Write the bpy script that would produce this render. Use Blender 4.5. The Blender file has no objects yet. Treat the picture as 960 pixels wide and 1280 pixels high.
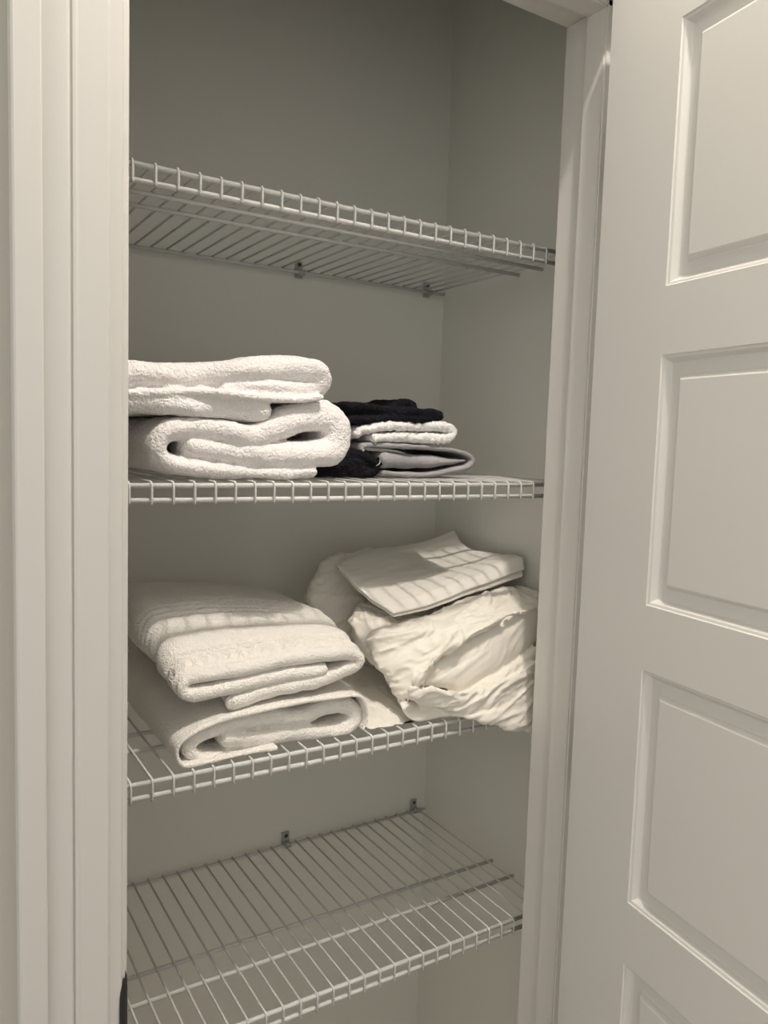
# outlines of the folded cloths, in metres
P = {
  'bath_lower': [(-0.4488, 0.0113), (-0.5037, 0.0096), (-0.5574, 0.0119), (-0.6082, 0.0173), (-0.639, 0.0233), (-0.6501, 0.0364), (-0.6439, 0.0541), (-0.6249, 0.0629), (-0.5821, 0.0625), (-0.5335, 0.0562), (-0.5012, 0.0677), (-0.4716, 0.0801), (-0.4449, 0.0861), (-0.4244, 0.0856), (-0.4109, 0.0745), (-0.4075, 0.0544), (-0.4199, 0.0399), (-0.4494, 0.0351), (-0.4893, 0.0323), (-0.5331, 0.0329), (-0.5716, 0.0367), (-0.6084, 0.0414)],
  'bath_upper': [(-0.5144, 0.0863), (-0.5341, 0.0867), (-0.5689, 0.0903), (-0.6155, 0.093), (-0.6597, 0.0928), (-0.6959, 0.0924), (-0.7163, 0.0987), (-0.7192, 0.1119), (-0.7076, 0.121), (-0.6781, 0.1243), (-0.6412, 0.1248), (-0.5995, 0.1288), (-0.5524, 0.1361), (-0.5064, 0.1435), (-0.4637, 0.1454), (-0.4406, 0.1416), (-0.4305, 0.1323), (-0.4381, 0.1225), (-0.4688, 0.1185), (-0.4986, 0.119), (-0.5275, 0.1181), (-0.5692, 0.1145)],
  'bath_upper_flap': [(-0.684, 0.1006), (-0.6411, 0.1041), (-0.596, 0.1068), (-0.5519, 0.1062), (-0.5056, 0.1042), (-0.4685, 0.1055), (-0.4397, 0.1099)],
  'grey_outer': [(-0.3135, 0.0218), (-0.3334, 0.0339), (-0.3427, 0.0446), (-0.3294, 0.0495), (-0.2858, 0.049), (-0.2329, 0.0479), (-0.1877, 0.0461), (-0.1511, 0.0398), (-0.1389, 0.0303), (-0.15, 0.0196), (-0.1759, 0.0143), (-0.2113, 0.0075), (-0.2555, 0.0064), (-0.3029, 0.0085)],
  'grey_inner': [(-0.3027, 0.0282), (-0.2369, 0.0264), (-0.1869, 0.0275), (-0.1532, 0.0292)],
  'white_small': [(-0.35, 0.0636), (-0.3391, 0.0708), (-0.3008, 0.0776), (-0.2537, 0.0798), (-0.2046, 0.0812), (-0.1842, 0.0779), (-0.1797, 0.0711), (-0.1886, 0.0634), (-0.2187, 0.0617), (-0.2578, 0.0617), (-0.2909, 0.0615), (-0.3207, 0.0587)],
  'black_top': [(-0.3616, 0.0852), (-0.3284, 0.0858), (-0.2826, 0.0893), (-0.2397, 0.0904), (-0.2101, 0.0924), (-0.2013, 0.0969), (-0.2154, 0.0995), (-0.2546, 0.1005), (-0.3017, 0.101), (-0.338, 0.103), (-0.3644, 0.1032)],
  'black_bump': [(-0.2706, 0.1068), (-0.2564, 0.1128), (-0.2419, 0.1147), (-0.2299, 0.1105), (-0.2316, 0.1047)],
  'black_low': [(-0.4128, 0.0093), (-0.3788, 0.0077), (-0.3437, 0.0075), (-0.3235, 0.0092), (-0.3179, 0.0178), (-0.3287, 0.0274), (-0.3491, 0.036), (-0.3709, 0.0333), (-0.392, 0.0208), (-0.4046, 0.0162)],
  'black_low_in': [(-0.3934, 0.013), (-0.3678, 0.0209), (-0.3503, 0.025), (-0.3301, 0.0214), (-0.3276, 0.0156), (-0.3632, 0.0141)],
  'cab_upper': [(-0.4252, -0.2561), (-0.4675, -0.2565), (-0.5239, -0.2581), (-0.5622, -0.261), (-0.5918, -0.2641), (-0.6105, -0.2643), (-0.6191, -0.2551), (-0.6128, -0.2446), (-0.5884, -0.2413), (-0.5436, -0.2391), (-0.4844, -0.2359), (-0.4258, -0.2352), (-0.3906, -0.2377), (-0.3714, -0.2448), (-0.3693, -0.2539), (-0.3876, -0.2621), (-0.4334, -0.2704), (-0.4836, -0.2743), (-0.5235, -0.2777), (-0.5524, -0.2809)],
  'cab_lower': [(-0.5604, -0.3303), (-0.5343, -0.3342), (-0.4985, -0.3386), (-0.4571, -0.3428), (-0.414, -0.3467), (-0.385, -0.3451), (-0.3703, -0.3345), (-0.3754, -0.3194), (-0.3973, -0.3115), (-0.4215, -0.311), (-0.445, -0.3184), (-0.4661, -0.3173), (-0.499, -0.312), (-0.5347, -0.3099), (-0.5727, -0.3126), (-0.5984, -0.3199), (-0.6099, -0.331), (-0.6025, -0.3441), (-0.5834, -0.3506), (-0.5533, -0.3526), (-0.5301, -0.3517), (-0.4982, -0.3522)],
  'cab_hem': [(-0.3645, -0.3451), (-0.3594, -0.3316), (-0.3619, -0.3128), (-0.3715, -0.2984), (-0.4021, -0.2939), (-0.4454, -0.293), (-0.4868, -0.2937), (-0.5343, -0.2947), (-0.5721, -0.299), (-0.6048, -0.3081), (-0.6242, -0.3209), (-0.6272, -0.3364), (-0.6194, -0.3488), (-0.6007, -0.3488), (-0.5713, -0.3488), (-0.5371, -0.3488), (-0.4977, -0.3487)],
  'mound_base': [(-0.3131, 0.14, -0.2273), (-0.2614, 0.2, -0.2173), (-0.1919, 0.23, -0.2096), (-0.0782, 0.25, -0.2091), (0.0151, 0.206, -0.2054), (0.0142, 0.108, -0.1931), (0.0135, 0.058, -0.2078), (0.0125, 0.052, -0.2774), (0.012, 0.06, -0.3463), (-0.0066, 0.05, -0.3742), (-0.0685, 0.05, -0.3695), (-0.1596, 0.05, -0.36), (-0.2167, 0.06, -0.3521), (-0.2634, 0.06, -0.3341), (-0.2817, 0.08, -0.3029), (-0.3001, 0.1, -0.2758), (-0.3163, 0.12, -0.2486)],
  'mound_drape': [(-0.3129, 0.09, -0.2462), (-0.2941, 0.1, -0.2377), (-0.2468, 0.1, -0.2273), (-0.1947, 0.1, -0.2202), (-0.1516, 0.1, -0.2091), (-0.1069, 0.1, -0.1991), (-0.0606, 0.1, -0.1886), (-0.0274, 0.1, -0.1877), (-0.0044, 0.08, -0.1963), (-0.0037, 0.05, -0.2025), (-0.0334, 0.026, -0.2077), (-0.073, 0.016, -0.2067), (-0.1085, 0.014, -0.2119), (-0.1424, 0.012, -0.2248), (-0.174, 0.012, -0.2352), (-0.1994, 0.012, -0.2486), (-0.2346, 0.012, -0.2571), (-0.2571, 0.014, -0.2755), (-0.2733, 0.018, -0.291), (-0.2795, 0.022, -0.3099), (-0.282, 0.028, -0.33), (-0.2892, 0.036, -0.323), (-0.2931, 0.05, -0.3036), (-0.3044, 0.06, -0.286), (-0.3098, 0.08, -0.2695)],
  'mound_panel': [(-0.2686, 0.032, -0.2956), (-0.2506, 0.034, -0.2796), (-0.217, 0.036, -0.2652), (-0.1812, 0.036, -0.2499), (-0.1497, 0.036, -0.2359), (-0.1119, 0.036, -0.2198), (-0.0728, 0.036, -0.2054), (-0.0396, 0.034, -0.201), (-0.0218, 0.03, -0.2086), (-0.0229, 0.026, -0.2489), (-0.0519, 0.022, -0.2721), (-0.0874, 0.02, -0.289), (-0.133, 0.018, -0.3057), (-0.1719, 0.016, -0.3172), (-0.1954, 0.016, -0.3203), (-0.2176, 0.018, -0.3113), (-0.2453, 0.022, -0.3052), (-0.2609, 0.028, -0.3081)],
  'mound_roll': [(-0.2969, 0.0, -0.2989), (-0.291, 0.0, -0.2917), (-0.2751, 0.0, -0.3061), (-0.2504, 0.0, -0.3146), (-0.2124, -0.003, -0.3177), (-0.1816, -0.003, -0.3146), (-0.1392, -0.003, -0.3085), (-0.0928, 0.0, -0.2994), (-0.0504, 0.0, -0.287), (-0.0428, 0.0, -0.3127), (-0.0473, -0.0, -0.3347), (-0.0945, -0.005, -0.3441), (-0.1519, -0.008, -0.3483), (-0.1942, -0.008, -0.3472), (-0.2369, -0.003, -0.3324), (-0.2696, -0.0, -0.3233), (-0.2916, 0.0, -0.3118)],
  'mound_low': [(-0.2387, 0.015, -0.3377), (-0.2121, 0.01, -0.3352), (-0.1729, 0.0, -0.3338), (-0.1246, 0.0, -0.328), (-0.0801, 0.0, -0.3211), (-0.0369, 0.0, -0.3135), (-0.0415, -0.008, -0.3557), (-0.0535, -0.014, -0.3925), (-0.0843, -0.016, -0.391), (-0.1089, -0.018, -0.3852), (-0.1371, -0.018, -0.3747), (-0.1637, -0.017, -0.3632), (-0.1986, -0.014, -0.3517), (-0.2189, 0.0, -0.3458)],
  'mound_front': [(-0.2905, 0.03, -0.3252), (-0.2638, 0.03, -0.325), (-0.2253, 0.02, -0.332), (-0.1793, 0.012, -0.3365), (-0.1648, 0.006, -0.3477), (-0.2158, 0.004, -0.3505), (-0.2559, 0.004, -0.3494), (-0.2803, 0.004, -0.3475), (-0.2921, 0.012, -0.3379)],
  'back_sheet': [(-0.337, 0.25, -0.2068), (-0.3155, 0.27, -0.1791), (-0.2817, 0.29, -0.1517), (-0.226, 0.3, -0.1442), (-0.1626, 0.31, -0.1404), (-0.0826, 0.32, -0.1495), (-0.0298, 0.32, -0.1843), (-0.0683, 0.28, -0.2387), (-0.1355, 0.25, -0.2881), (-0.1934, 0.22, -0.3339), (-0.2538, 0.21, -0.3522), (-0.2913, 0.21, -0.3377), (-0.318, 0.22, -0.2996), (-0.3345, 0.23, -0.2538)],
  'flat_sheet': [(-0.1498, 0.03, -0.3739), (-0.2092, 0.012, -0.3627), (-0.2549, 0.012, -0.3568), (-0.2986, 0.012, -0.3536), (-0.3361, 0.012, -0.3506), (-0.3534, 0.012, -0.3484), (-0.353, 0.05, -0.343), (-0.355, 0.12, -0.335), (-0.355, 0.22, -0.325), (-0.33, 0.29, -0.31), (-0.22, 0.3, -0.3), (-0.1, 0.25, -0.31), (-0.06, 0.14, -0.33)],
  'mound_mid': [(-0.2156, 0.02, -0.3228), (-0.1876, 0.016, -0.3193), (-0.1488, 0.012, -0.3062), (-0.0943, 0.012, -0.2892), (-0.0348, 0.012, -0.2648), (-0.0296, 0.012, -0.2996), (-0.0467, 0.012, -0.311), (-0.0926, 0.012, -0.3183), (-0.1368, 0.012, -0.3254), (-0.1816, 0.016, -0.333)],
  'pc_left': [(-0.2964, 0.22, -0.1606), (-0.2922, 0.18, -0.1783), (-0.279, 0.14, -0.1996), (-0.2663, 0.09, -0.2159)],
  'pc_front': [(-0.2663, 0.09, -0.2159), (-0.1916, 0.09, -0.206), (-0.1039, 0.09, -0.1882), (0.0043, 0.1, -0.1693)],
  'pc_back': [(-0.2964, 0.22, -0.1606), (-0.2644, 0.25, -0.1553), (-0.1744, 0.29, -0.1488), (-0.0769, 0.31, -0.1474), (-0.0261, 0.31, -0.1358), (0.0098, 0.31, -0.128)],
  'pc_right': [(0.0098, 0.31, -0.128), (-0.003, 0.27, -0.1438), (-0.0035, 0.235, -0.1546), (0.0151, 0.178, -0.156), (0.0128, 0.12, -0.1512), (0.0043, 0.1, -0.1693)],
}
import bpy, bmesh, math, random
from mathutils import Vector, Matrix, noise

R = math.radians
random.seed(4)
scene = bpy.context.scene
COL = scene.collection

# ------------------------------------------------------------------ helpers
def link(o, parent=None):
    COL.objects.link(o)
    if parent: o.parent = parent
    return o

def tag(o, label=None, cat=None, group=None, kind=None):
    if label: o['label'] = label
    if cat: o['category'] = cat
    if group: o['group'] = group
    if kind: o['kind'] = kind
    return o

def obj_from(name, verts, faces, mat, parent=None, smooth=True):
    me = bpy.data.meshes.new(name)
    me.from_pydata(verts, [], faces)
    me.materials.append(mat)
    me.update()
    bm = bmesh.new(); bm.from_mesh(me)
    bmesh.ops.recalc_face_normals(bm, faces=bm.faces)
    bm.to_mesh(me); bm.free()
    if smooth:
        for p in me.polygons: p.use_smooth = True
    return link(bpy.data.objects.new(name, me), parent)

def obj_bm(name, bm, mat, parent=None, smooth=False, angle=None):
    bmesh.ops.recalc_face_normals(bm, faces=bm.faces)
    me = bpy.data.meshes.new(name); bm.to_mesh(me); bm.free()
    me.materials.append(mat)
    if smooth:
        for p in me.polygons: p.use_smooth = True
        if angle is not None:
            me.set_sharp_from_angle(angle=R(angle))
    return link(bpy.data.objects.new(name, me), parent)

def empty(name, loc=(0, 0, 0)):
    o = bpy.data.objects.new(name, None)
    o.empty_display_size = .05
    o.location = loc
    return link(o)

def add_box(bm, x0, x1, y0, y1, z0, z1, bev=0.0):
    m = Matrix.Translation(((x0+x1)/2, (y0+y1)/2, (z0+z1)/2)) @ Matrix.Diagonal((x1-x0, y1-y0, z1-z0, 1))
    g = bmesh.ops.create_cube(bm, size=1, matrix=m)
    if bev:
        es = list({e for v in g['verts'] for e in v.link_edges})
        bmesh.ops.bevel(bm, geom=es, offset=bev, segments=2, affect='EDGES')

def tube(pts, r, n=8, cap=True):
    """verts, faces of a round bar along a polyline"""
    pts = [Vector(p) for p in pts]
    V, F = [], []
    up = Vector((0.31, 0.2, 0.93)).normalized()
    for i, p in enumerate(pts):
        a = pts[max(i-1, 0)]; b = pts[min(i+1, len(pts)-1)]
        t = (b-a).normalized()
        u = t.cross(up).normalized(); w = u.cross(t)
        for k in range(n):
            c = 2*math.pi*k/n
            V.append(p + u*(r*math.cos(c)) + w*(r*math.sin(c)))
    for i in range(len(pts)-1):
        for k in range(n):
            F.append((i*n+k, i*n+(k+1) % n, (i+1)*n+(k+1) % n, (i+1)*n+k))
    if cap:
        F.append(tuple(range(n)))
        F.append(tuple((len(pts)-1)*n+k for k in range(n)))
    return V, F

def catmull(pts, step):
    """smooth resample of a polyline (tuples of any length) at about `step`"""
    P = [Vector(p) for p in pts]
    out = []
    for i in range(len(P)-1):
        p0 = P[i-1] if i else P[0]*2-P[1]
        p1, p2 = P[i], P[i+1]
        p3 = P[i+2] if i+2 < len(P) else P[-1]*2-P[-2]
        n = max(2, int((p2-p1).length/step*2))
        for k in range(n):
            t = k/n
            out.append(.5*((2*p1)+(p2-p0)*t+(2*p0-5*p1+4*p2-p3)*t*t+(3*p1-p0-3*p2+p3)*t**3))
    out.append(P[-1])
    # even spacing
    L = [0]
    for a, b in zip(out, out[1:]): L.append(L[-1]+(b-a).length)
    n = max(2, int(L[-1]/step))
    res = []; j = 0
    for k in range(n+1):
        s = L[-1]*k/n
        while j < len(L)-2 and L[j+1] < s: j += 1
        d = L[j+1]-L[j]
        res.append(out[j].lerp(out[j+1], (s-L[j])/d if d > 1e-9 else 0))
    return res

def smooth01(t):
    t = min(1, max(0, t)); return t*t*(3-2*t)

# ------------------------------------------------------------------ materials
def new_mat(name, col, rough=.6, sheen=0.0):
    m = bpy.data.materials.new(name); m.use_nodes = True
    b = m.node_tree.nodes['Principled BSDF']
    b.inputs['Base Color'].default_value = (*col, 1)
    b.inputs['Roughness'].default_value = rough
    if sheen:
        b.inputs['Sheen Weight'].default_value = sheen
        b.inputs['Sheen Roughness'].default_value = .6
    return m

def nodes(m): return m.node_tree.nodes, m.node_tree.links, m.node_tree.nodes['Principled BSDF']

def noise_bump(m, scale, dist, strength=1.0, detail=3, stretch=(1, 1, 1), prev=None):
    N, L, b = nodes(m)
    tc = N.new('ShaderNodeTexCoord'); mp = N.new('ShaderNodeMapping')
    mp.inputs['Scale'].default_value = stretch
    nz = N.new('ShaderNodeTexNoise'); nz.inputs['Scale'].default_value = scale
    nz.inputs['Detail'].default_value = detail
    bp = N.new('ShaderNodeBump'); bp.inputs['Distance'].default_value = dist
    bp.inputs['Strength'].default_value = strength
    L.new(tc.outputs['Object'], mp.inputs['Vector']); L.new(mp.outputs['Vector'], nz.inputs['Vector'])
    L.new(nz.outputs['Fac'], bp.inputs['Height'])
    if prev: L.new(prev.outputs['Normal'], bp.inputs['Normal'])
    L.new(bp.outputs['Normal'], b.inputs['Normal'])
    return bp

def vor_bump(m, scale, dist, strength=1.0, prev=None):
    N, L, b = nodes(m)
    tc = N.new('ShaderNodeTexCoord')
    nz = N.new('ShaderNodeTexVoronoi'); nz.inputs['Scale'].default_value = scale
    bp = N.new('ShaderNodeBump'); bp.inputs['Distance'].default_value = dist
    bp.inputs['Strength'].default_value = strength; bp.invert = True
    L.new(tc.outputs['Object'], nz.inputs['Vector'])
    L.new(nz.outputs['Distance'], bp.inputs['Height'])
    if prev: L.new(prev.outputs['Normal'], bp.inputs['Normal'])
    L.new(bp.outputs['Normal'], b.inputs['Normal'])
    return bp

def mottle(m, c1, c2, scale):
    N, L, b = nodes(m)
    tc = N.new('ShaderNodeTexCoord'); nz = N.new('ShaderNodeTexNoise')
    nz.inputs['Scale'].default_value = scale; nz.inputs['Detail'].default_value = 4
    mx = N.new('ShaderNodeMix'); mx.data_type = 'RGBA'
    mx.inputs['A'].default_value = (*c1, 1); mx.inputs['B'].default_value = (*c2, 1)
    L.new(tc.outputs['Object'], nz.inputs['Vector']); L.new(nz.outputs['Fac'], mx.inputs['Factor'])
    L.new(mx.outputs['Result'], b.inputs['Base Color'])

M_TRIM = new_mat('trim_paint', (.61, .595, .562), .45); noise_bump(M_TRIM, 60, .0006, .25, stretch=(1, 1, .15))
M_TRIM_LIT = new_mat('trim_paint_lightened', (.68, .66, .62), .42); noise_bump(M_TRIM_LIT, 60, .0006, .25, stretch=(1, 1, .15))  # same paint as the trim, lightened to stand in for light on the jambs
M_DOOR = new_mat('door_paint', (.66, .645, .61), .45); noise_bump(M_DOOR, 120, .0004, .2)
M_WALL = new_mat('wall_paint', (.54, .52, .465), .75)
mottle(M_WALL, (.53, .51, .455), (.555, .535, .48), 3); noise_bump(M_WALL, 160, .0006, .35)
M_CLOSET = new_mat('closet_wall_paint', (.775, .77, .71), .8)
mottle(M_CLOSET, (.765, .76, .70), (.785, .78, .72), 3); noise_bump(M_CLOSET, 160, .0006, .3)
M_CEIL = new_mat('ceiling_paint', (.78, .76, .72), .85); noise_bump(M_CEIL, 90, .001, .4)
M_FLOOR = new_mat('floor_carpet', (.42, .36, .28), .95)
mottle(M_FLOOR, (.36, .31, .24), (.48, .41, .32), 60); noise_bump(M_FLOOR, 400, .004, .8)
M_WIRE = new_mat('white_vinyl_wire', (.62, .62, .60), .5)
M_WIRE.node_tree.nodes['Principled BSDF'].inputs['Specular IOR Level'].default_value = .2
M_CLIP = new_mat('white_plastic', (.42, .42, .40), .45)
M_SCREW = new_mat('screw_metal', (.10, .10, .10), .4); M_SCREW.node_tree.nodes['Principled BSDF'].inputs['Metallic'].default_value = .8
M_BLACKMETAL = new_mat('black_metal', (.012, .012, .013), .35)
M_NICKEL = new_mat('satin_nickel', (.42, .40, .37), .35); M_NICKEL.node_tree.nodes['Principled BSDF'].inputs['Metallic'].default_value = 1

def terry(name, col, fine=420, dist=.0026, sheen=.25):
    m = new_mat(name, col, .95, sheen)
    m.node_tree.nodes['Principled BSDF'].inputs['Specular IOR Level'].default_value = .1
    b1 = noise_bump(m, fine, dist, .8, 2)
    vor_bump(m, fine*.62, dist*.9, .55, b1)
    return m
M_PINKTERRY = terry('soft_white_terry', (.86, .825, .81))
M_CREAMTERRY = terry('cream_white_terry', (.86, .825, .77), 480, .0020)
M_WHITETERRY = terry('white_washcloth_terry', (.88, .86, .84), 600, .0014)
M_HEM = new_mat('woven_hem', (.88, .84, .78), .85, .2); noise_bump(M_HEM, 900, .0006, .5)
M_GREY = terry('grey_washcloth', (.335, .325, .33), 700, .0009, .05)
M_BLACK = terry('black_washcloth', (.010, .010, .013), 380, .0025, 0)
M_IVORY = new_mat('ivory_cotton', (.83, .79, .71), .7, .12)
noise_bump(M_IVORY, 26, .004, .35, 5)
M_IVORYFLAT = new_mat('ivory_pressed_cotton', (.81, .78, .71), .7, .12)
noise_bump(M_IVORYFLAT, 30, .0022, .35, 4)
M_TAGTHREAD = new_mat('tag_thread', (.6, .6, .6), .8)

# ------------------------------------------------------------------ the setting
XL, XR, YB = -.852, .0285, .402          # closet side walls and back wall
YF, YI = -.1665, -.0445                  # hall face and closet face of the front wall
ZF, ZC = -1.388, 1.60                   # floor and ceiling
JL, JR, ZH = -.7305, -.0964, .6440       # jamb faces of the opening
HX0, HX1, HY0 = -2.3, 1.2, -2.3        # the hall

def structure(o, label, cat):
    return tag(o, label, cat, kind='structure')

def box_obj(name, dims, mat, bev=0):
    bm = bmesh.new(); add_box(bm, *dims, bev=bev); return obj_bm(name, bm, mat)

structure(box_obj('wall_back', (XL-.1, XR+.1, YB, YB+.1, ZF, ZC), M_CLOSET), 'greige painted back wall of the closet behind the wire shelves', 'wall')
structure(box_obj('wall_right', (XR, XR+.1, YI, YB, ZF, ZC), M_CLOSET), 'greige painted right side wall inside the closet', 'wall')
structure(box_obj('wall_left', (XL-.1, XL, YI, YB, ZF, ZC), M_CLOSET), 'greige painted left side wall inside the closet', 'wall')
bm = bmesh.new()
add_box(bm, HX0, JL-.018, YF, YI, ZF, ZC)
add_box(bm, JR+.018, HX1, YF, YI, ZF, ZC)
add_box(bm, JL-.018, JR+.018, YF, YI, ZH+.018, ZC)
structure(obj_bm('wall_front', bm, M_WALL), 'greige wall around the closet doorway, seen left of the casing', 'wall')
structure(box_obj('wall_hall_right', (HX1, HX1+.1, HY0, YF, ZF, ZC), M_WALL), 'greige right end wall of the hall', 'wall')
structure(box_obj('floor', (HX0-.1, HX1+.1, HY0-.1, YB+.1, ZF-.1, ZF), M_FLOOR), 'beige carpeted floor of hall and closet', 'floor')
structure(box_obj('ceiling', (HX0-.1, HX1+.1, HY0-.1, YB+.1, ZC, ZC+.1), M_CEIL), 'white painted ceiling of hall and closet', 'ceiling')

# jambs with their stops
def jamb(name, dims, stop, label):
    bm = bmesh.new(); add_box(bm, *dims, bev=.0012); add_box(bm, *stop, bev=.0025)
    return structure(obj_bm(name, bm, M_TRIM_LIT, smooth=True, angle=35), label, 'door jamb')
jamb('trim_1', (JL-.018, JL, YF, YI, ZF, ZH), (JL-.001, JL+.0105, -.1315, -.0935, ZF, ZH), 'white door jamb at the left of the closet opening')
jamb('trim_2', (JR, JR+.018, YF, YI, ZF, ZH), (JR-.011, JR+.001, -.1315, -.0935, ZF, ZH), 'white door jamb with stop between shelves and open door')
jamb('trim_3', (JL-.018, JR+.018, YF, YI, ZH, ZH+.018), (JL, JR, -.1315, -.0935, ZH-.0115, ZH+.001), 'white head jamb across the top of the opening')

# casing: profile as (distance from the inner edge, thickness)
CAS = [(0, 0), (0, .0055), (.0015, .0068), (.0118, .0074), (.0128, .0090), (.0138, .0112), (.0150, .0120), (.0388, .0122),
       (.0412, .0130), (.0436, .0128), (.0446, .0112), (.0456, .0110), (.0462, .0138), (.0480, .0144), (.0520, .0143), (.0570, .0138), (.0630, .0128), (.0678, .0118),
       (.0684, .0178), (.0698, .0188), (.0898, .0188), (.0914, .0178), (.0918, .0160), (.0918, 0)]
def casing(name, put, a, b, label):
    V = [put(d, t, s) for s in (a, b) for d, t in CAS]
    n = len(CAS)
    F = [(i, (i+1) % n, n+(i+1) % n, n+i) for i in range(n)] + [tuple(range(n)), tuple(range(n, 2*n))]
    o = obj_from(name, V, F, M_TRIM)
    o.data.set_sharp_from_angle(angle=R(14))
    return structure(o, label, 'door casing')
casing('trim_4', lambda d, t, s: (JL-.0045-d, YF-t, s+(d if s > 0 else 0)), ZF, ZH+.0045, 'white moulded casing left of the closet opening')
casing('trim_5', lambda d, t, s: (JR+.0045+d, YF-t, s+(d if s > 0 else 0)), ZF, ZH+.0045, 'white moulded casing right of the opening behind the door')
casing('trim_6', lambda d, t, s: (s+(d if s > -.4 else -d), YF-t, ZH+.0045+d), JL-.0045, JR+.0045, 'white moulded casing over the closet opening')

# strike plate on the left jamb
sp = empty('strike_plate', (JL, YF+.01, -.545))
tag(sp, 'black metal strike plate on the edge of the left jamb', 'strike plate')
prof = [(-.0022, .020), (-.0022, .002), (-.0014, -.003), (.0018, -.0070), (.0066, -.0092)]   # (into opening is -, depth)
zs = [(-.031, .6), (-.029, .85), (-.024, 1), (.024, 1), (.044, 1), (.054, .95), (.062, .8), (.067, .6), (.0695, .3)]
V, F = [], []
for z, k in zs:
    for side in (0, 1):
        for i, (a, y) in enumerate(prof):
            yy = YF + (y if y > 0 else y*k)
            xx = JL - (a if a < 0 else a*k)
            V.append((xx - sp.location.x + side*.0009*(-1), yy - sp.location.y + side*.0009, z))
n = len(prof)
for j in range(len(zs)-1):
    for side in (0, 1):
        for i in range(n-1):
            a = (j*2+side)*n+i; b = ((j+1)*2+side)*n+i
            F.append((a, a+1, b+1, b))
    for i in (0, n-1):
        a = j*2*n+i; F.append((a, a+n, a+3*n, a+2*n))
for j in (0, len(zs)-1):
    for i in range(n-1):
        a = j*2*n+i; F.append((a, a+1, a+n+1, a+n))
pl_ = obj_from('lip_plate', V, F, M_BLACKMETAL, sp, smooth=False)
for zz in (-.020, .042):
    V, F = tube([(.0021, .002, zz), (.0034, .002, zz)], .0035, 12)
    obj_from('screw', V, F, M_BLACKMETAL, sp)

# ------------------------------------------------------------------ the door
ANG = R(7.7)
DIR = Vector((-math.sin(ANG), -math.cos(ANG), 0))      # from the hinge edge to the free edge
NRM = Vector((-math.cos(ANG), math.sin(ANG), 0))       # out of the face that is seen
DP = Vector((-.139, -.170, 0))
DW, DT, DZ0, DZ1 = .610, .035, ZF+.012, .6375
STILE, PH, PITCH, PTOP = .1222, .2945, .3725, .5375
PROF = [(0, 0), (.0012, .0016), (.0030, .0020), (.0042, .0024), (.0082, .0082), (.0100, .0090), (.0228, .0090), (.0246, .0084), (.0256, .0066), (.0282, .0030), (.0300, .0020)]
rects = [(STILE, DW-STILE, PTOP-PITCH*i-PH, PTOP-PITCH*i) for i in range(5)]

def dpt(s, z, d):                                       # d = depth below the seen face
    return DP + DIR*s - NRM*d + Vector((0, 0, z))
door = empty('door_1', (DP.x, DP.y, DZ0))
tag(door, 'white five panel closet door standing open at the right', 'door', kind='structure')
dl = Vector(door.location)
def leaf_face(bm, flip):
    """one face of the leaf: frame of stiles and rails, its mouldings; returns nothing"""
    D = (lambda s, z, d: dpt(s, z, DT-d) - dl) if flip else (lambda s, z, d: dpt(s, z, d) - dl)
    def quad(s0, s1, z0, z1):
        bm.faces.new([bm.verts.new(D(s, z, 0)) for s, z in ((s0, z0), (s1, z0), (s1, z1), (s0, z1))])
    zz = [DZ0] + sorted([z for r in rects for z in r[2:]]) + [DZ1]
    e = .0011
    for i in range(len(zz)-1):
        quad(e, STILE, zz[i], zz[i+1]); quad(DW-STILE, DW-e, zz[i], zz[i+1])
        if i % 2 == 0: quad(STILE, DW-STILE, zz[i], zz[i+1])
    for s0, s1, z0, z1 in rects:
        last = None
        for ins, d in PROF[:8]:
            ring = [bm.verts.new(D(s, z, d)) for s, z in ((s0+ins, z0+ins), (s1-ins, z0+ins), (s1-ins, z1-ins), (s0+ins, z1-ins))]
            if last:
                for k in range(4): bm.faces.new((last[k], last[(k+1) % 4], ring[(k+1) % 4], ring[k]))
            last = ring
def panel_field(bm, r, flip):
    D = (lambda s, z, d: dpt(s, z, DT-d) - dl) if flip else (lambda s, z, d: dpt(s, z, d) - dl)
    s0, s1, z0, z1 = r; last = None
    for ins, d in PROF[7:]:
        ring = [bm.verts.new(D(s, z, d)) for s, z in ((s0+ins, z0+ins), (s1-ins, z0+ins), (s1-ins, z1-ins), (s0+ins, z1-ins))]
        if last:
            for k in range(4): bm.faces.new((last[k], last[(k+1) % 4], ring[(k+1) % 4], ring[k]))
        last = ring
    bm.faces.new(last)
bm = bmesh.new()
leaf_face(bm, False); leaf_face(bm, True)
e = .0011
edge = [(e, 0), (DW-e, 0), (DW, e), (DW, DT-e), (DW-e, DT), (e, DT), (0, DT-e), (0, e)]
lo = [bm.verts.new(dpt(s, DZ0, d)-dl) for s, d in edge]; hi = [bm.verts.new(dpt(s, DZ1, d)-dl) for s, d in edge]
for k in range(8):
    if k not in (0, 4): bm.faces.new((lo[k], lo[(k+1) % 8], hi[(k+1) % 8], hi[k]))
bm.faces.new(lo); bm.faces.new(hi)
bmesh.ops.remove_doubles(bm, verts=bm.verts, dist=1e-5)
obj_bm('door_leaf', bm, M_DOOR, door)
for r in rects:
    bm = bmesh.new(); panel_field(bm, r, False); panel_field(bm, r, True)
    bmesh.ops.remove_doubles(bm, verts=bm.verts, dist=1e-5)
    obj_bm('raised_panel', bm, M_DOOR, door)
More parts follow.
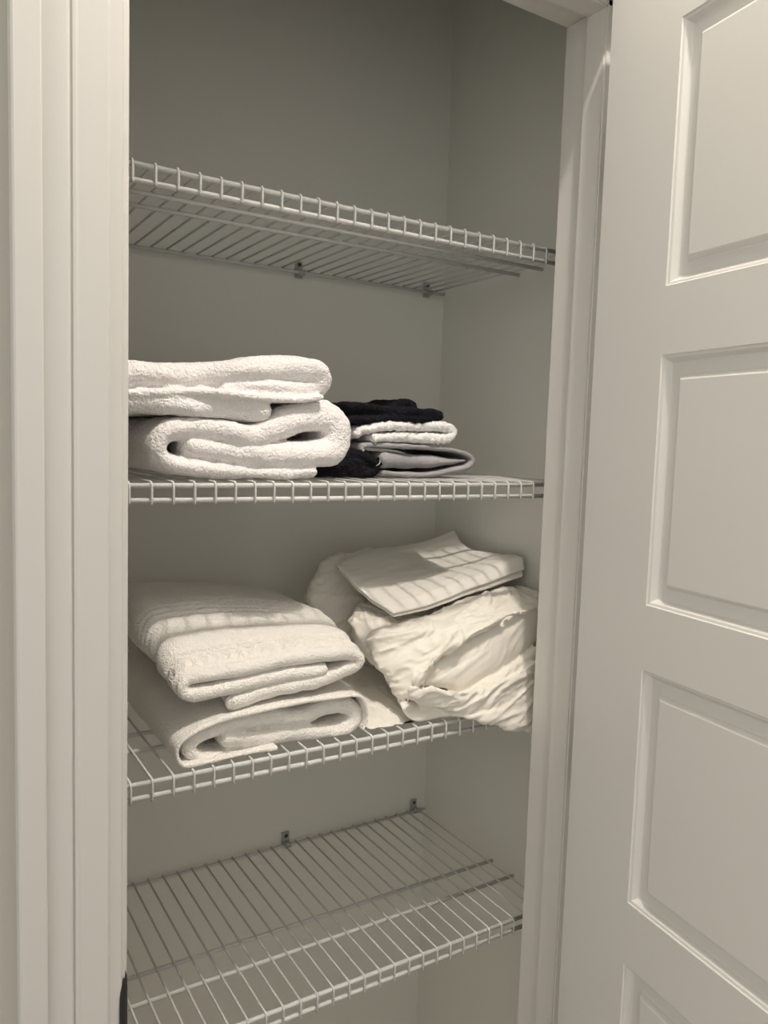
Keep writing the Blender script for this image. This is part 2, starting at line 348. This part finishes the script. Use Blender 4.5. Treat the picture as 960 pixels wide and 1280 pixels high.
for hz in (.43, -.375, -1.17):
    bm = bmesh.new()
    add_box(bm, JR-.0011, JR+.0004, YF-.004, YF+.030, hz-.044, hz+.044)
    bmesh.ops.translate(bm, verts=bm.verts, vec=-dl)
    hg = obj_bm('hinge', bm, M_NICKEL, door)
    V, F = tube([(JR+.0-dl.x, YF-.009-dl.y, hz-.045), (JR-dl.x, YF-.009-dl.y, hz+.045)], .0055, 14)
    V = [v - Vector((0, 0, dl.z)) for v in V]
    obj_from('hinge_knuckle', V, F, M_NICKEL, hg)

# ------------------------------------------------------------------ wire shelves
SD = .3886                    # depth of a shelf
RW, RR = .0016, .0031         # cross wire and rod radius
XE = .0275
def make_shelf():
    root = empty('wire_shelf')
    def rod(name, y, z, x0, x1):
        V, F = tube([(x0, y, z), (x1, y, z)], RR, 12)
        return obj_from(name, V, F, M_WIRE, root)
    zr = -RW-RR*.85
    rod('back_rod', SD, zr, XL+.001, .020)
    rod('middle_rod', .1590, zr, XL+.016, .0135)
    rod('middle_rod', .1006, zr, XL+.016, .0135)
    rod('front_rod', 0.0, zr, XL+.001, XE)
    rod('lip_rod', 0.0, -.0215, XL+.001, XE)
    k = 0
    while -k*.0254 > XL+.02:
        x = -k*.0254
        sag = random.uniform(-.0006, .0006)
        pts = [(x, SD+.002, 0), (x+sag*.6, SD*.66, 0), (x+sag, SD*.33, 0), (x, .012, 0), (x, .0005, 0)]
        for a in (25, 50, 75): pts.append((x, .0005-.0052*math.sin(R(a)), -.0052+.0052*math.cos(R(a))))
        pts += [(x, -.0047, -.0075), (x, -.0047, -.0235), (x, -.0035, -.0255)]
        V, F = tube(pts, RW, 8)
        obj_from('cross_wire', V, F, M_WIRE, root)
        k += 1
    return root
def copy_tree(o, parent=None):
    c = o.copy(); COL.objects.link(c)
    if parent: c.parent = parent
    for ch in list(o.children): copy_tree(ch, c)
    return c
ZS = [.3543, 0.0, -.3542, -.7089]
shelf = make_shelf()
for i, (dx, z, lab) in enumerate(((.004, ZS[0], 'topmost white wire shelf, empty, seen from below'),
                             (-.0028, ZS[1], 'white wire shelf carrying two fluffy towels and the dark washcloths'),
                             (.0058, ZS[2], 'white wire shelf carrying cream towels and the rumpled ivory sheets'),
                             (0, ZS[3], 'lowest white wire shelf in view, empty, seen from above'))):
    s = shelf if i == 0 else copy_tree(shelf)
    s.location = (dx if dx < 0 else 0.0, 0, z) if i else (0, 0, z)
    tag(s, lab, 'shelf', 'white wire shelves in the closet')

# clips that hold the back rods
def make_clip():
    root = empty('wall_clip')
    bm = bmesh.new()
    add_box(bm, -.0075, .0075, YB-SD-.0050, YB-SD-.0002, -.013, .017, bev=.0014)
    add_box(bm, -.0045, .0045, YB-SD-.0068, YB-SD-.0046, -.012, -.0085, bev=.0008)
    obj_bm('base', bm, M_CLIP, root, True, 40)
    V, F = [], []
    seg = [(-.0066 + .0, .0)]
    ring = []
    for a in range(-70, 251, 20): ring.append((math.cos(R(a)), math.sin(R(a))))
    n = len(ring)
    for x in (-.006, .006):
        for rad in (RR+.0002, RR+.0022):
            for c, s_ in ring: V.append((x, s_*rad, -.0042 - c*rad*0 + c*rad))
    for q in range(n-1):
        for a, b in ((0, 1), (2, 3), (0, 2), (1, 3)):
            F.append((a*n+q, a*n+q+1, b*n+q+1, b*n+q))
    F += [(0, n, 3*n, 2*n), (n-1, 2*n-1, 4*n-1, 3*n-1)]
    obj_from('hook', V, F, M_CLIP, root)
    V, F = tube([(0, YB-SD-.0030, .0105), (0, YB-SD-.0062, .0105)], .0036, 12)
    obj_from('screw', V, F, M_SCREW, root)
    return root
clip = make_clip()
for i, (x, z, lab) in enumerate(((-.2935, ZS[0], 'small white wall clip under the topmost shelf, at mid back wall'),
                            (-.0150, ZS[0], 'small white wall clip at the right back corner of the topmost shelf'),
                            (-.2960, ZS[3], 'small white wall clip on the lowest shelf, at mid back wall'),
                            (-.0020, ZS[3], 'small white wall clip at the right back corner of the lowest shelf'))):
    c = clip if i == 0 else copy_tree(clip)
    c.location = (x, SD, z)
    tag(c, lab, 'clip', 'wall clips holding the back rods')

# ------------------------------------------------------------------ folded cloths
def displace(me, layers, only=None):
    """push vertices along their normals by noise; layers = (amplitude, frequency, seed, kind)"""
    nn = [Vector(v.normal) for v in me.vertices]
    for v, n in zip(me.vertices, nn):
        co = v.co.copy(); d = 0
        for amp, fr, sd, kind in layers:
            q = Vector((co.x*fr[0]+sd, co.y*fr[1]+sd*1.7, co.z*fr[2]-sd)) if isinstance(fr, tuple) else co*fr+Vector((sd, sd*1.7, -sd))
            t = noise.noise(q)
            if kind == 'ridge': t = (1-abs(t)*2.2)
            elif kind == 'valley': t = -max(0, 1-abs(t)*5)
            d += amp*t
        if only: d *= only(co)
        v.co = co + n*d

def ribbon_geo(path, half, y0, y1, step=.005, ystep=.007, warp=None, zmin=None, yoff=None, seed=0.0, wav=.004, taper_back=True):
    """a thick cloth laid along a folded path (x, z) and carried from y0 to y1, with rounded edges"""
    pts = catmull([(a, b, 0) for a, b in path], step)
    n = len(pts)
    hs = half if callable(half) else (lambda t: half)
    N = []
    for i in range(n):
        t = (pts[min(i+1, n-1)]-pts[max(i-1, 0)]).normalized()
        N.append((Vector((-t.y, t.x, 0)), t))
    H = [hs(i/(n-1)) for i in range(n)]
    rmax = max(H)
    ys = []
    for a in (8, 28, 48, 68): ys.append((y0+rmax*(1-math.sin(R(a)))*-1+rmax*0 + rmax*0, 0, a))
    sl = [(rmax*(1-math.cos(R(a))), math.sin(R(a))) for a in (10, 28, 46, 66)]
    prof = [(y0+d, k) for d, k in sl]
    m = max(2, int((y1-y0-2*rmax)/ystep))
    prof += [(y0+rmax+(y1-y0-2*rmax)*j/m, 1) for j in range(m+1)]
    prof += [(y1-d, k) for d, k in reversed(sl)]
    V, F = [], []
    caps = 5
    for y, k in prof:
        ring = []
        for i in range(n): ring.append((pts[i]+N[i][0]*H[i]*k, i))
        for c in range(1, caps):
            a = math.pi*c/caps
            ring.append((pts[-1]+(N[-1][0]*math.cos(a)+N[-1][1]*math.sin(a)*.8)*H[-1]*k, n-1))
        for i in range(n-1, -1, -1): ring.append((pts[i]-N[i][0]*H[i]*k, i))
        for c in range(1, caps):
            a = math.pi*c/caps
            ring.append((pts[0]-(N[0][0]*math.cos(a)+N[0][1]*math.sin(a)*.8)*H[0]*k, 0))
        for p, i in ring:
            s = i/(n-1)
            dy = wav*noise.noise(Vector((p.x*14+seed, p.y*14, seed)))*(1-smooth01((y-y0)/.15))
            if yoff: dy += yoff(s)*(1-smooth01((y-y0)/(y1-y0)))
            w = (p.x, y+dy, p.y)
            if warp: w = warp(*w)
            if zmin is not None and w[2] < zmin: w = (w[0], w[1], zmin+(w[2]-zmin)*.03)
            V.append(w)
    L = 2*n+2*(caps-1)
    for j in range(len(prof)-1):
        for i in range(L):
            F.append((j*L+i, j*L+(i+1) % L, (j+1)*L+(i+1) % L, (j+1)*L+i))
    for j in (0, len(prof)-1):                       # close the narrow slit at either edge
        o = j*L
        for i in range(n-1):
            F.append((o+i, o+i+1, o+n+caps-1+(n-1-(i+1)), o+n+caps-1+(n-1-i)))
        F.append(tuple(o+i for i in range(n-1, n+caps)))
        F.append(tuple(o+i for i in list(range(2*n+caps-2, L))+[0]))
    return V, F

def joined(parts):
    V, F = [], []
    for v, f in parts:
        o = len(V); V += list(v); F += [tuple(i+o for i in q) for q in f]
    return V, F

def tree_of(o):
    return BVHTree.FromPolygons([v.co for v in o.data.vertices], [tuple(p.vertices) for p in o.data.polygons])

def carve(o, other, depth=.05):
    """take away the hidden faces of o that lie inside another cloth or cross its surface"""
    A, B = tree_of(o), tree_of(other)
    bad = {a for a, b in A.overlap(B)}
    inside = set()
    dirs = (Vector((.13, -.21, .97)).normalized(), Vector((-.31, -.87, .22)).normalized(), Vector((.71, .33, .41)).normalized())
    for v in o.data.vertices:
        if B.find_nearest(v.co, depth)[0] is None: continue
        votes = 0
        for dv in dirs:
            n, p = 0, v.co.copy()
            while n < 24:
                h = B.ray_cast(p, dv)[0]
                if h is None: break
                n += 1; p = h+dv*2e-5
            votes += n % 2
        if votes >= 2: inside.add(v.index)
    bm = bmesh.new(); bm.from_mesh(o.data); bm.faces.ensure_lookup_table()
    kill = [f for f in bm.faces if f.index in bad or all(v.index in inside for v in f.verts)]
    bmesh.ops.delete(bm, geom=kill, context='FACES')
    bm.to_mesh(o.data); bm.free(); o.data.update()

def lerpkeys(keys):
    def f(t):
        for (a, x), (b, y) in zip(keys, keys[1:]):
            if t <= b: return x+(y-x)*smooth01((t-a)/(b-a) if b > a else 0)
        return keys[-1][1]
    return f

TOP = RW + .0004
from mathutils.bvhtree import BVHTree

def remesh(o, voxel):
    m = o.modifiers.new('remesh', 'REMESH'); m.mode = 'VOXEL'; m.voxel_size = voxel
    dg = bpy.context.evaluated_depsgraph_get(); dg.update()
    me = bpy.data.meshes.new_from_object(o.evaluated_get(dg))
    o.modifiers.clear(); old = o.data
    me.name = old.name; o.data = me; bpy.data.meshes.remove(old)
    if not me.materials: me.materials.append(o_mat[o.name])
    for p in me.polygons: p.use_smooth = True
    me.update()
o_mat = {}

def settle(o, floor=None, away=(), xmax=None, lip=None, eps=.0012, loops=3):
    """rest a cloth on what carries it: nothing below `floor`, nothing inside the things in `away`"""
    me = o.data
    trees = [BVHTree.FromPolygons([v.co for v in a.data.vertices], [tuple(p.vertices) for p in a.data.polygons]) for a in away]
    for v in me.vertices:
        c = v.co
        if xmax is not None and c.x > xmax: c.x = xmax+(c.x-xmax)*.03
        for k in range(loops):
            hit = False
            for t in trees:
                loc, nor, idx, d = t.find_nearest(c, .06)
                if loc is None: continue
                if (c-loc).dot(nor) < eps*.9:
                    c = loc+nor*eps; hit = True
            if not hit: break
        if floor is not None and c.z < floor:
            if lip is None or c.y > lip*.3: c.z = floor
            elif c.y > lip: c.y = lip
        v.co = c
    me.update()

# --- middle shelf, left: two thick white bath towels
def cloth(name, geo, mat, parent=None, voxel=None, fuzz=(), pre=()):
    V, F = geo
    o = obj_from(name, V, F, mat, parent); o_mat[o.name] = mat
    if pre: displace(o.data, pre); o.data.update()
    if voxel: remesh(o, voxel)
    if fuzz: displace(o.data, fuzz); o.data.update()
    return o
S1, S2 = ZS[1]+TOP, ZS[2]+TOP
FUZZ = [(.0035, 14, 1.0, ''), (.0022, 38, 2.0, ''), (.0009, 105, 3.0, ''), (.0006, 210, 4.0, '')]
low = cloth('bath_towel', ribbon_geo(P['bath_lower'], lerpkeys([(0, .009), (.25, .0115), (.36, .0145), (.50, .0155), (.58, .0205), (.63, .0225), (.70, .0225), (.77, .0175), (1, .0138)]),
            .010, .30, zmin=S1, seed=1.3, wav=.014), M_PINKTERRY, None, .0027, FUZZ)
settle(low, S1)
tag(low, 'thick white bath towel lying on the wire, under another white towel beside the black washcloths', 'towel', 'white bath towels')
up = cloth('bath_towel', joined([ribbon_geo(P['bath_upper'], lerpkeys([(0, .0140), (.15, .0150), (.4, .0145), (.6, .0150), (.76, .0155), (.84, .0105), (1, .007)]), .014, .29, seed=4.1, wav=.014),
            ribbon_geo(P['bath_upper_flap'], lerpkeys([(0, .0045), (.6, .0050), (1, .0042)]), .006, .26, seed=2.2, wav=.008)]), M_PINKTERRY, None, .0027,
            [(.0030, 13, 5.0, ''), (.0018, 40, 6.0, ''), (.0009, 105, 3.0, ''), (.0006, 210, 4.0, '')])
settle(up, S1, (low,))
tag(up, 'white folded bath towel on top of the other, with a rolled end at its front', 'towel', 'white bath towels')

# --- middle shelf, right: small cloths
grey = cloth('washcloth', joined([ribbon_geo(P['grey_outer'], .0036, .072, .25, step=.003, zmin=S1, seed=3.3, wav=.010),
               ribbon_geo(P['grey_inner'], lerpkeys([(0, .0122), (.5, .0104), (.85, .006), (1, .0025)]), .073, .24, step=.003, zmin=S1, seed=5.3, wav=.010)]), M_GREY, None, None, [(.0016, 40, 1.0, ''), (.0006, 120, 2.0, '')])
settle(grey, S1, (low,))
tag(grey, 'grey folded washcloth lying on the wire under the white one', 'washcloth')
white = cloth('washcloth', ribbon_geo(P['white_small'], lerpkeys([(0, .0058), (.5, .0078), (1, .0072)]), .070, .24, step=.003, ystep=.0035, seed=6.0, wav=.008),
              M_WHITETERRY, None, None, [(.0014, 40, 7.0, ''), (.0020, 125, 8.0, '')])
nn = [Vector(v.normal) for v in white.data.vertices]
for v, n in zip(white.data.vertices, nn):
    v.co = v.co+n*.0022*max(0, math.sin(2*math.pi*(v.co.x+.3*v.co.z)/.011)*math.sin(2*math.pi*(v.co.y+v.co.z)/.011))
white.data.update()
settle(white, S1, (grey, low, up))
carve(grey, white)
tag(white, 'white bobbled washcloth folded between the black and the grey ones', 'washcloth')
black = cloth('washcloth', joined([ribbon_geo(P['black_top'], lerpkeys([(0, .0065), (.45, .0065), (1, .007)]), .072, .24, step=.004, ystep=.005, seed=7.0, wav=.010),
               ribbon_geo(P['black_bump'], .0066, .10, .20, step=.004, ystep=.005, seed=8.0, wav=.010)]), M_BLACK, None, .0022, [(.0022, 45, 7.0, ''), (.0014, 130, 8.0, '')])
settle(black, S1, (white, low, up))
carve(white, black)
tag(black, 'black folded washcloth on top of the white one', 'washcloth')
t = cloth('washcloth', joined([ribbon_geo(P['black_low'], lerpkeys([(0, .006), (.5, .008), (1, .007)]), .068, .23, step=.004, ystep=.005, zmin=S1, seed=9.0, wav=.008),
               ribbon_geo(P['black_low_in'], .009, .070, .23, step=.004, ystep=.005, zmin=S1, seed=9.5, wav=.008)]), M_BLACK, None, .0024, [(.0024, 40, 3.0, ''), (.0014, 130, 4.0, '')])
settle(t, S1, (grey, low, white))
carve(grey, t); carve(low, t)
tag(t, 'black rolled washcloth low on the wire between white towel and grey cloth', 'washcloth')
seam = P['black_low'][4]
V, F = tube([(seam[0]-.004, .064, seam[1]+.002), (seam[0], .0635, seam[1]+.004), (seam[0]+.003, .064, seam[1]+.008)], .0006, 6)
th = obj_from('stitched_tag', V, F, M_TAGTHREAD, t); th['label'] = 'white thread at the edge'

# --- lower shelf, left: two cream bath towels
ZB = ZS[2]+TOP
def puff(x, y, z):
    g = smooth01((y-.012)/.13)
    a = .064+(.030-.064)*smooth01((x+.62)/.26)
    k = max(0, (z-ZB)/.13)
    lean = -.018*smooth01((y-.03)/.12)*max(0, min(1, (z-ZB-.02)/.05))*(1-smooth01((x+.62)/.12))
    return (x+lean, y, z+g*a*k)
FUZZ2 = [(.0024, 20, 4.0, ''), (.0013, 55, 2.0, ''), (.0007, 105, 3.0, ''), (.0005, 210, 5.0, '')]
clow = cloth('bath_towel', ribbon_geo(P['cab_lower'], lerpkeys([(0, .0105), (.3, .0112), (.5, .0120), (.7, .0100), (1, .006)]), .013, .31, zmin=ZB, seed=1.9, wav=.008, warp=puff),
             M_CREAMTERRY, None, .0025, FUZZ2)
settle(clow, ZB)
tag(clow, 'cream folded bath towel lying on the wire beneath the banded towel', 'towel', 'cream bath towels')
h = cloth('hem_layer', ribbon_geo(P['cab_hem'], lerpkeys([(0, .0022), (.5, .0030), (1, .0024)]), .004, .31, zmin=ZB, seed=2.9, wav=.006, warp=puff), M_CREAMTERRY, clow, None,
          [(.0016, 22, 6.0, ''), (.0006, 105, 3.0, '')])
settle(h, ZB)
def band(V):
    """the woven cable band and the ripples that run along the front of the outer face"""
    x, y, z = V
    w = .004*noise.noise(Vector((x*9, 0, 3)))
    yy = y+w; d = 0
    for c, wd, dp in ((.0220, .0026, .0058), (.0485, .0026, .0066), (.0840, .0050, .0040)):
        d -= dp*math.exp(-((yy-c)/wd)**2)
    d += .0055*math.exp(-((yy-.068)/.010)**2)*(.6+.9*noise.noise(Vector((x*11, 7, 1))))
    if .024 < yy < .0455:
        m = math.sin(math.pi*(yy-.024)/.0215)
        u = x+z*.8
        d += .0060*m*(math.sin(math.pi*u/.016+(1 if yy > .0348 else -1)*(yy-.0348)*150)**2-.5)
    if .095 < yy < .17: d += .0011*math.sin(yy*2*math.pi/.010)
    return d
rib = ribbon_geo(P['cab_upper'], lerpkeys([(0, .0095), (.25, .0100), (.4, .0108), (.6, .0108), (.75, .0105), (1, .0108)]), .010, .31, step=.0032, ystep=.0019, seed=8.2, wav=.007, warp=puff)
t = cloth('bath_towel', rib, M_CREAMTERRY)
npath = len(catmull([(a, b, 0) for a, b in P['cab_upper']], .0032)); ring = 2*npath+8
nn = [Vector(v.normal) for v in t.data.vertices]
for q, v in enumerate(t.data.vertices):
    i = q % ring
    if i < npath and .22 < i/npath < .78:
        e = min(1, (i/npath-.22)/.04, (.78-i/npath)/.05)
        v.co = v.co+nn[q]*band(v.co)*e
t.data.update()
displace(t.data, [(.0022, (10, 24, 10), 9.0, ''), (.0013, 55, 2.0, ''), (.0007, 105, 3.0, ''), (.0005, 210, 5.0, '')])
settle(t, ZB, (clow, h))
tag(t, 'cream folded bath towel with cabled woven bands, on top of its stack', 'towel', 'cream bath towels')
hx, hz = P['cab_upper'][-1]
V, F = ribbon_geo([(hx+.006, hz+.0008), (hx-.004, hz-.0004)], .0098, .0085, .020, step=.003, ystep=.004, seed=1, wav=0)
hm = obj_from('woven_hem', V, F, M_HEM, t); hm['label'] = 'flat woven hem at the towel end'

# --- lower shelf, right: sheets
def inflate(loop, front, back, d=(-.25, -.9, .35), nt=150, nr=60, power=2.4, centre=None):
    """a stuffed, closed lobe with `loop` as its outline"""
    L = catmull(list(loop)+[loop[0]], .003)[:-1]
    n = len(L)
    C = Vector(centre) if centre else sum(L, Vector())/n
    dv = Vector(d).normalized()
    V, F = [], []
    for side, dep in ((1, front), (-1, back)):
        base = len(V)
        for j in range(1, nr+1):
            rho = math.sin(math.pi/2*j/nr)
            k = (1-rho**power)**(1/2.0)
            if side == -1 and j == nr: continue
            for q in L: V.append(C+(q-C)*rho+dv*(dep*k*side))
        V.append(C+dv*dep*side); cen = len(V)-1
        def idx(j, i):
            if side == -1 and j == nr-1: return (nr-1)*n+i % n
            return base+j*n+i % n
        for j in range(nr-1):
            for i in range(n):
                F.append((idx(j, i), idx(j, i+1), idx(j+1, i+1), idx(j+1, i)))
        for i in range(n): F.append((cen, idx(0, i), idx(0, i+1)))
    return V, F

def rumple(me, seed, fold_dir, amp=1.0, stop=.020):
    """soft gathers that run along fold_dir (x, z)"""
    a = math.atan2(fold_dir[1], fold_dir[0]); ca, sa = math.cos(a), math.sin(a)
    nn = [Vector(v.normal) for v in me.vertices]
    for v, n in zip(me.vertices, nn):
        x, y, z = v.co
        u, w = x*ca+z*sa, -x*sa+z*ca
        b = noise.noise(Vector((x*13+seed, y*13, z*13)))
        c = noise.noise(Vector((x*30-seed, y*30, z*30)))
        t1 = noise.noise(Vector((u*10+seed, y*16, w*52+b*1.3)))
        t2 = noise.noise(Vector((u*24-seed, y*34, w*120+b*1.8+c*.6+seed)))
        t3 = noise.noise(Vector((u*46+seed, y*60, w*210+c*1.2)))
        d = .0050*(max(0, 1-abs(t1)*3.2)**1.4-.25)+.0026*(max(0, 1-abs(t2)*3.4)**1.3-.25)*(1+b)+.0011*(max(0, 1-abs(t3)*3)-.3)*(1+c)
        v.co = v.co+n*(d*amp)
        if v.co.x > stop: v.co.x = stop+(v.co.x-stop)*.05

def lobe(key, front, back, fold, seed, amp, **kw):
    V, F = inflate(P[key], front, back, **kw)
    me = bpy.data.meshes.new('lobe'); me.from_pydata(V, [], F); me.update()
    bm = bmesh.new(); bm.from_mesh(me); bmesh.ops.recalc_face_normals(bm, faces=bm.faces); bm.to_mesh(me); bm.free()
    me.update(); rumple(me, seed, fold, amp)
    out = ([v.co.copy() for v in me.vertices], [tuple(p.vertices) for p in me.polygons])
    bpy.data.meshes.remove(me)
    return out
V, F = lobe('flat_sheet', .006, .02, (.3, 1), 7.0, .3)
flat = obj_from('bed_sheet', V, F, M_IVORYFLAT)
settle(flat, S2, (clow, h), .022)
tag(flat, 'ivory smooth sheet edge lying on the wire beneath the rumpled mound', 'sheet')
mound = cloth('bed_sheet', joined([lobe('mound_base', .050, .07, (.25, 1), 1.0, 1.0),
               lobe('mound_drape', .036, .05, (1, .48), 2.0, 1.0),
               lobe('mound_panel', .022, .04, (1, .9), 3.0, .22),
               lobe('mound_mid', .012, .03, (1, .5), 8.0, .5),
               lobe('mound_roll', .016, .030, (1, .25), 4.0, .9),
               lobe('mound_front', .006, .02, (1, .1), 9.0, .35),
               lobe('mound_low', .014, .003, (1, .25), 5.0, .7)]), M_IVORY, None, .0021)
settle(mound, S2, (clow, t), .022, lip=-.0085)
carve(flat, mound); carve(flat, clow)
tag(mound, 'ivory rumpled bed sheet bundled in a mound, hanging over the shelf edge at right', 'sheet')
V, F = lobe('back_sheet', .035, .030, (1, .2), 6.0, .7)
back = obj_from('bed_sheet', V, F, M_IVORY)
settle(back, S2, (), .022)
for q in (mound, flat, clow, t): carve(back, q)
tag(back, 'ivory bundled sheet in the shade at the back, left of the folded pillowcase', 'sheet')

# pillowcase: two pressed layers over four boundary curves
def coons(left, front, back, right, n=70, m=56):
    def samp(c, k):
        pts = catmull(c, .002); return [pts[round(i*(len(pts)-1)/k)] for i in range(k+1)]
    Lf, Fr, Bk, Rt = samp(left, m), samp(front, n), samp(back, n), samp(right, m)
    Rr = list(reversed(Rt))                       # right curve runs back to front
    G = []
    for j in range(m+1):
        v = j/m; row = []
        for i in range(n+1):
            u = i/n
            top, bot = Bk[i], Fr[i]
            a = top.lerp(bot, v); b = Lf[j].lerp(Rt[j], u)
            c = (Bk[0].lerp(Bk[-1], u)).lerp(Fr[0].lerp(Fr[-1], u), v)
            row.append(a+b-c)
        G.append(row)
    return G
G = coons(P['pc_left'], P['pc_front'], P['pc_back'], P['pc_right'])
def slab(G, up0, up1, grow, seed):
    m, n = len(G)-1, len(G[0])-1
    C = sum((G[j][i] for j in (0, m) for i in (0, n)), Vector())/4
    def surf(off, k):
        W = []
        for j in range(m+1):
            for i in range(n+1):
                e = min(i, n-i, j, m-j)
                r = min(1, (e+.15)/5); r = math.sqrt(1-(1-r)**2)
                mid = (up0(i/n)+up1(i/n))/2; half = (up1(i/n)-up0(i/n))/2
                q = G[j][i]
                w = .0022*noise.noise(Vector((q.x*18+seed, q.y*18, seed)))+.0016*(1-2*abs(noise.noise(Vector((q.x*22-q.y*12+seed, q.y*46, 0)))))
                W.append(q+(q-C)*grow+Vector((0, 0, mid+k*half*r+w)))
        return W
    A, B = surf(0, 1), surf(0, -1)
    w = n+1; F = []
    for j in range(m):
        for i in range(n):
            F.append((j*w+i, j*w+i+1, (j+1)*w+i+1, (j+1)*w+i))
            F.append((len(A)+j*w+i, len(A)+(j+1)*w+i, len(A)+(j+1)*w+i+1, len(A)+j*w+i+1))
    rim = [i for i in range(n)]+[j*w+n for j in range(m)]+[m*w+i for i in range(n, 0, -1)]+[j*w for j in range(m, 0, -1)]
    for a, b in zip(rim, rim[1:]+rim[:1]): F.append((a, b, len(A)+b, len(A)+a))
    return A+B, F
V, F = joined([slab(G, lambda u: .0045+.003*u, lambda u: .009+.0085*u, 0, 1.0),
               slab(G, lambda u: -.002-.004*u, lambda u: .0045+.003*u, -.012, 1.0)])
t = obj_from('pillowcase', V, F, M_IVORYFLAT)
settle(t, None, (), .024)
carve(mound, t); carve(back, t)
tag(t, 'ivory pressed pillowcase folded flat, one corner turned up, on the rumpled sheet', 'pillowcase')

# ------------------------------------------------------------------ camera and light
cam = bpy.data.cameras.new('camera'); co = link(bpy.data.objects.new('camera', cam))
FPX = 978.5
cam.sensor_fit = 'VERTICAL'; cam.sensor_height = 24; cam.sensor_width = 18
cam.lens = FPX/1280*24
cam.clip_start = .02
r_ = Vector((.8505, -.5251, .0316)); u_ = Vector((.0199, .0921, .9955)); f_ = Vector((.5256, .8461, -.0888))
f_.normalize(); r_ = (r_-f_*r_.dot(f_)).normalized(); u_ = r_.cross(f_)
mw = Matrix.Identity(4)
for i in range(3): mw[i][0], mw[i][1], mw[i][2] = r_[i], u_[i], -f_[i]
mw.translation = (-.9090, -.9065, .0541)
co.matrix_world = mw
scene.camera = co

lt = bpy.data.lights.new('ceiling_light', 'POINT'); lo_ = link(bpy.data.objects.new('ceiling_light', lt))
lt.energy = 69; lt.color = (1, .925, .84); lt.shadow_soft_size = .035
lo_.location = (-.345, -.645, 1.50)

w = bpy.data.worlds.new('world'); scene.world = w; w.use_nodes = True
N, L = w.node_tree.nodes, w.node_tree.links                 # ambient fill added in place of an unseen room, stronger from the left
bg = N['Background']; bg.inputs['Color'].default_value = (1, .975, .925, 1)
tc = N.new('ShaderNodeTexCoord'); sx = N.new('ShaderNodeSeparateXYZ'); mr = N.new('ShaderNodeMapRange')
mr.inputs['From Min'].default_value = .1; mr.inputs['From Max'].default_value = -1
mr.inputs['To Min'].default_value = .515; mr.inputs['To Max'].default_value = 1.18
L.new(tc.outputs['Generated'], sx.inputs[0]); L.new(sx.outputs['X'], mr.inputs['Value']); L.new(mr.outputs[0], bg.inputs['Strength'])

vs = scene.view_settings
vs.view_transform = 'Standard'; vs.look = 'None'; vs.gamma = 1; vs.use_curve_mapping = False
vs.exposure = 0.0
